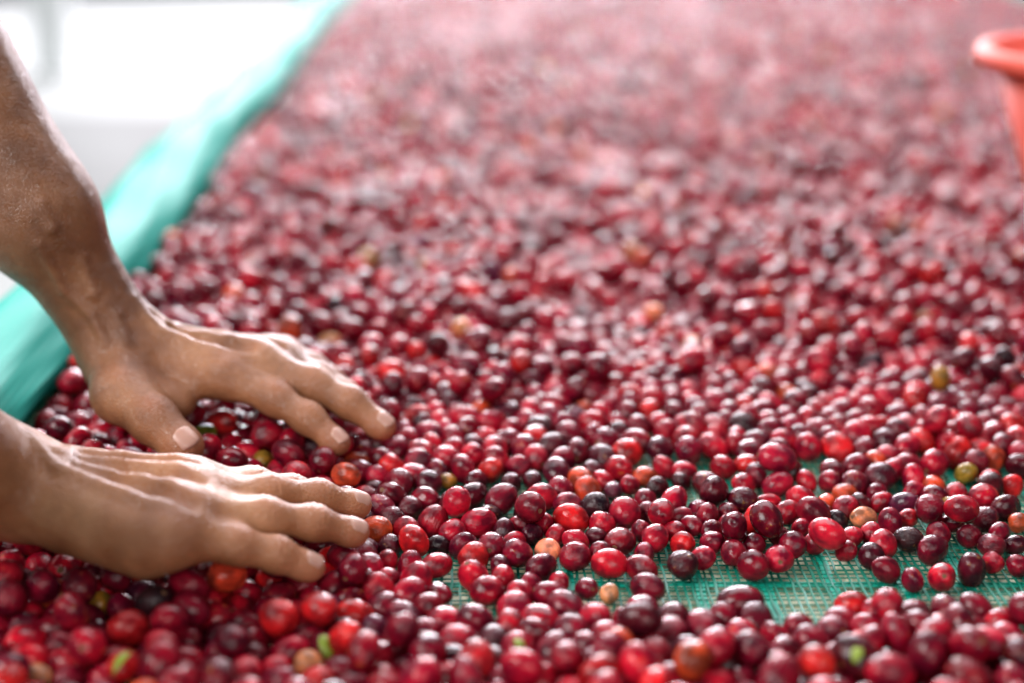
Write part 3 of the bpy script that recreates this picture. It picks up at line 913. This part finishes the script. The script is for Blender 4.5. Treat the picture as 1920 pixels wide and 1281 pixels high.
rest = np.where(~single)[0]
me = bpy.data.meshes.new('coffee_cherries')
me.from_pydata(X[rest].tolist(), [], [])
def attr(name, typ, data, key='vector'):
    a = me.attributes.new(name, typ, 'POINT'); a.data.foreach_set(key, np.ascontiguousarray(data).reshape(-1))
attr('turn', 'FLOAT_VECTOR', ROT[rest].astype(np.float32)); attr('size', 'FLOAT_VECTOR', SCL[rest].astype(np.float32))
attr('variant', 'INT', VAR[rest].astype(np.int32), 'value')
attr('cherry_tint', 'FLOAT_COLOR', np.concatenate([RGB[rest], np.ones((len(rest), 1))], 1).astype(np.float32), 'color')
mass = bpy.data.objects.new('coffee_cherries', me); col.objects.link(mass)
tag(mass, 'deep spread of ripe red and maroon coffee cherries over the bed', 'coffee cherries', None, 'stuff')
protos = bpy.data.collections.new('cherry_shapes')      # not linked: shapes for the spread only
for i, m in enumerate(CH):
    protos.objects.link(bpy.data.objects.new(f'shape_{i}', m))
ng = bpy.data.node_groups.new('spread', 'GeometryNodeTree')
ng.interface.new_socket('Geometry', in_out='INPUT', socket_type='NodeSocketGeometry')
ng.interface.new_socket('Geometry', in_out='OUTPUT', socket_type='NodeSocketGeometry')
gi, go = ng.nodes.new('NodeGroupInput'), ng.nodes.new('NodeGroupOutput')
ip = ng.nodes.new('GeometryNodeInstanceOnPoints'); ci = ng.nodes.new('GeometryNodeCollectionInfo')
ci.inputs['Collection'].default_value = protos; ci.inputs['Separate Children'].default_value = True; ci.inputs['Reset Children'].default_value = True
def named(nm, typ):
    a = ng.nodes.new('GeometryNodeInputNamedAttribute'); a.data_type = typ; a.inputs[0].default_value = nm; return a.outputs[0]
L = ng.links.new
L(gi.outputs[0], ip.inputs['Points']); L(ci.outputs[0], ip.inputs['Instance']); ip.inputs['Pick Instance'].default_value = True
L(named('variant', 'INT'), ip.inputs['Instance Index'])
er = ng.nodes.new('FunctionNodeEulerToRotation'); L(named('turn', 'FLOAT_VECTOR'), er.inputs[0]); L(er.outputs[0], ip.inputs['Rotation'])
L(named('size', 'FLOAT_VECTOR'), ip.inputs['Scale']); L(ip.outputs[0], go.inputs[0])
md = mass.modifiers.new('spread', 'NODES'); md.node_group = ng

# ------------------------------------------------------------------ red bucket on the bed
bc = np.array(P(2120, 458, .022)); bk = empty('bucket', (bc[0], bc[1], .022))
def lathe(prof, seg=56):
    V = []; F = []
    for r, z in prof:
        for i in range(seg):
            a = 2 * math.pi * i / seg; V.append((bc[0] + r * math.cos(a), bc[1] + r * math.sin(a), .022 + z))
    for j in range(len(prof) - 1):
        for i in range(seg):
            a, b = j * seg + i, j * seg + (i + 1) % seg; F.append((a, b, b + seg, a + seg))
    return V, F
S = 1.0
v, f = lathe([(.001, .0), (.074, .0), (.080, .004), (.136, .170), (.1335, .170), (.0775, .006), (.001, .004)]); mesh_obj('body', v, f, M_BUCKET, bk)
v, f = lathe([(.1325, .166), (.1335, .1735), (.138, .1760), (.149, .1750), (.1520, .1690), (.1505, .161), (.1470, .1605), (.1480, .167), (.1375, .1690)]); mesh_obj('rim', v, f, M_BUCKET, bk)
tag(bk, 'red plastic bucket with a thick rim standing on the cherries', 'bucket')

# ------------------------------------------------------------------ scraps of leaf on the heap
LEAFS = [(598, 1226, 'larger pale green leaf scrap beside a big bright red cherry'), (210, 1247, 'narrow green leaf scrap in the heap below the flat hand'), (975, 1228, 'small yellow green leaf scrap in the front heap'),
         (1615, 1222, 'tiny pale leaf scrap in the front heap below the black cherry')]
for i, (lu, lv, lab) in enumerate(LEAFS):
    q = int(np.argmin(np.hypot(uu - lu, vv - lv) + np.where(cnt > .3 * math.pi * rp[:n] ** 2, 0, 1e4)))
    p = X[q] + to_cam(X[q]) * RAD[q] * 1.02 + Z * .001
    t = empty('leaf_scrap', tuple(p)); nL = 7; V = []; F = []
    Lh, Wd = (.0115, .0075) if i == 0 else ((.012, .0045) if i == 1 else (.008, .005))
    R3 = Euler((rng.uniform(.4, .9), rng.uniform(-.3, .3), rng.uniform(-.8, .8))).to_matrix()
    for j in range(nL):
        s = j / (nL - 1); wdt = Wd * .5 * math.sin(math.pi * (s * .9 + .05)) ** .7
        for e in (-1, 0, 1):
            for dz in (0, -.0005):
                q3 = R3 @ Vector((e * wdt, (s - .5) * Lh, .002 * math.sin(s * 3) + .0012 * abs(e) + dz)); V.append(np.array(q3) + p)
    for j in range(nL - 1):
        b = j * 6
        F += [(b, b + 2, b + 8, b + 6), (b + 2, b + 4, b + 10, b + 8), (b + 1, b + 7, b + 9, b + 3), (b + 3, b + 9, b + 11, b + 5), (b, b + 6, b + 7, b + 1), (b + 4, b + 5, b + 11, b + 10)]
    F += [(0, 1, 3, 2), (2, 3, 5, 4)]; b = (nL - 1) * 6; F += [(b, b + 2, b + 3, b + 1), (b + 2, b + 4, b + 5, b + 3)]
    mesh_obj('blade', V, F, M_LEAF, t)
    tag(t, lab, 'leaf scrap', 'leaf scraps on the heap')
print('cherries', n, 'single', len(top), 'seen', (cnt > 0).sum())
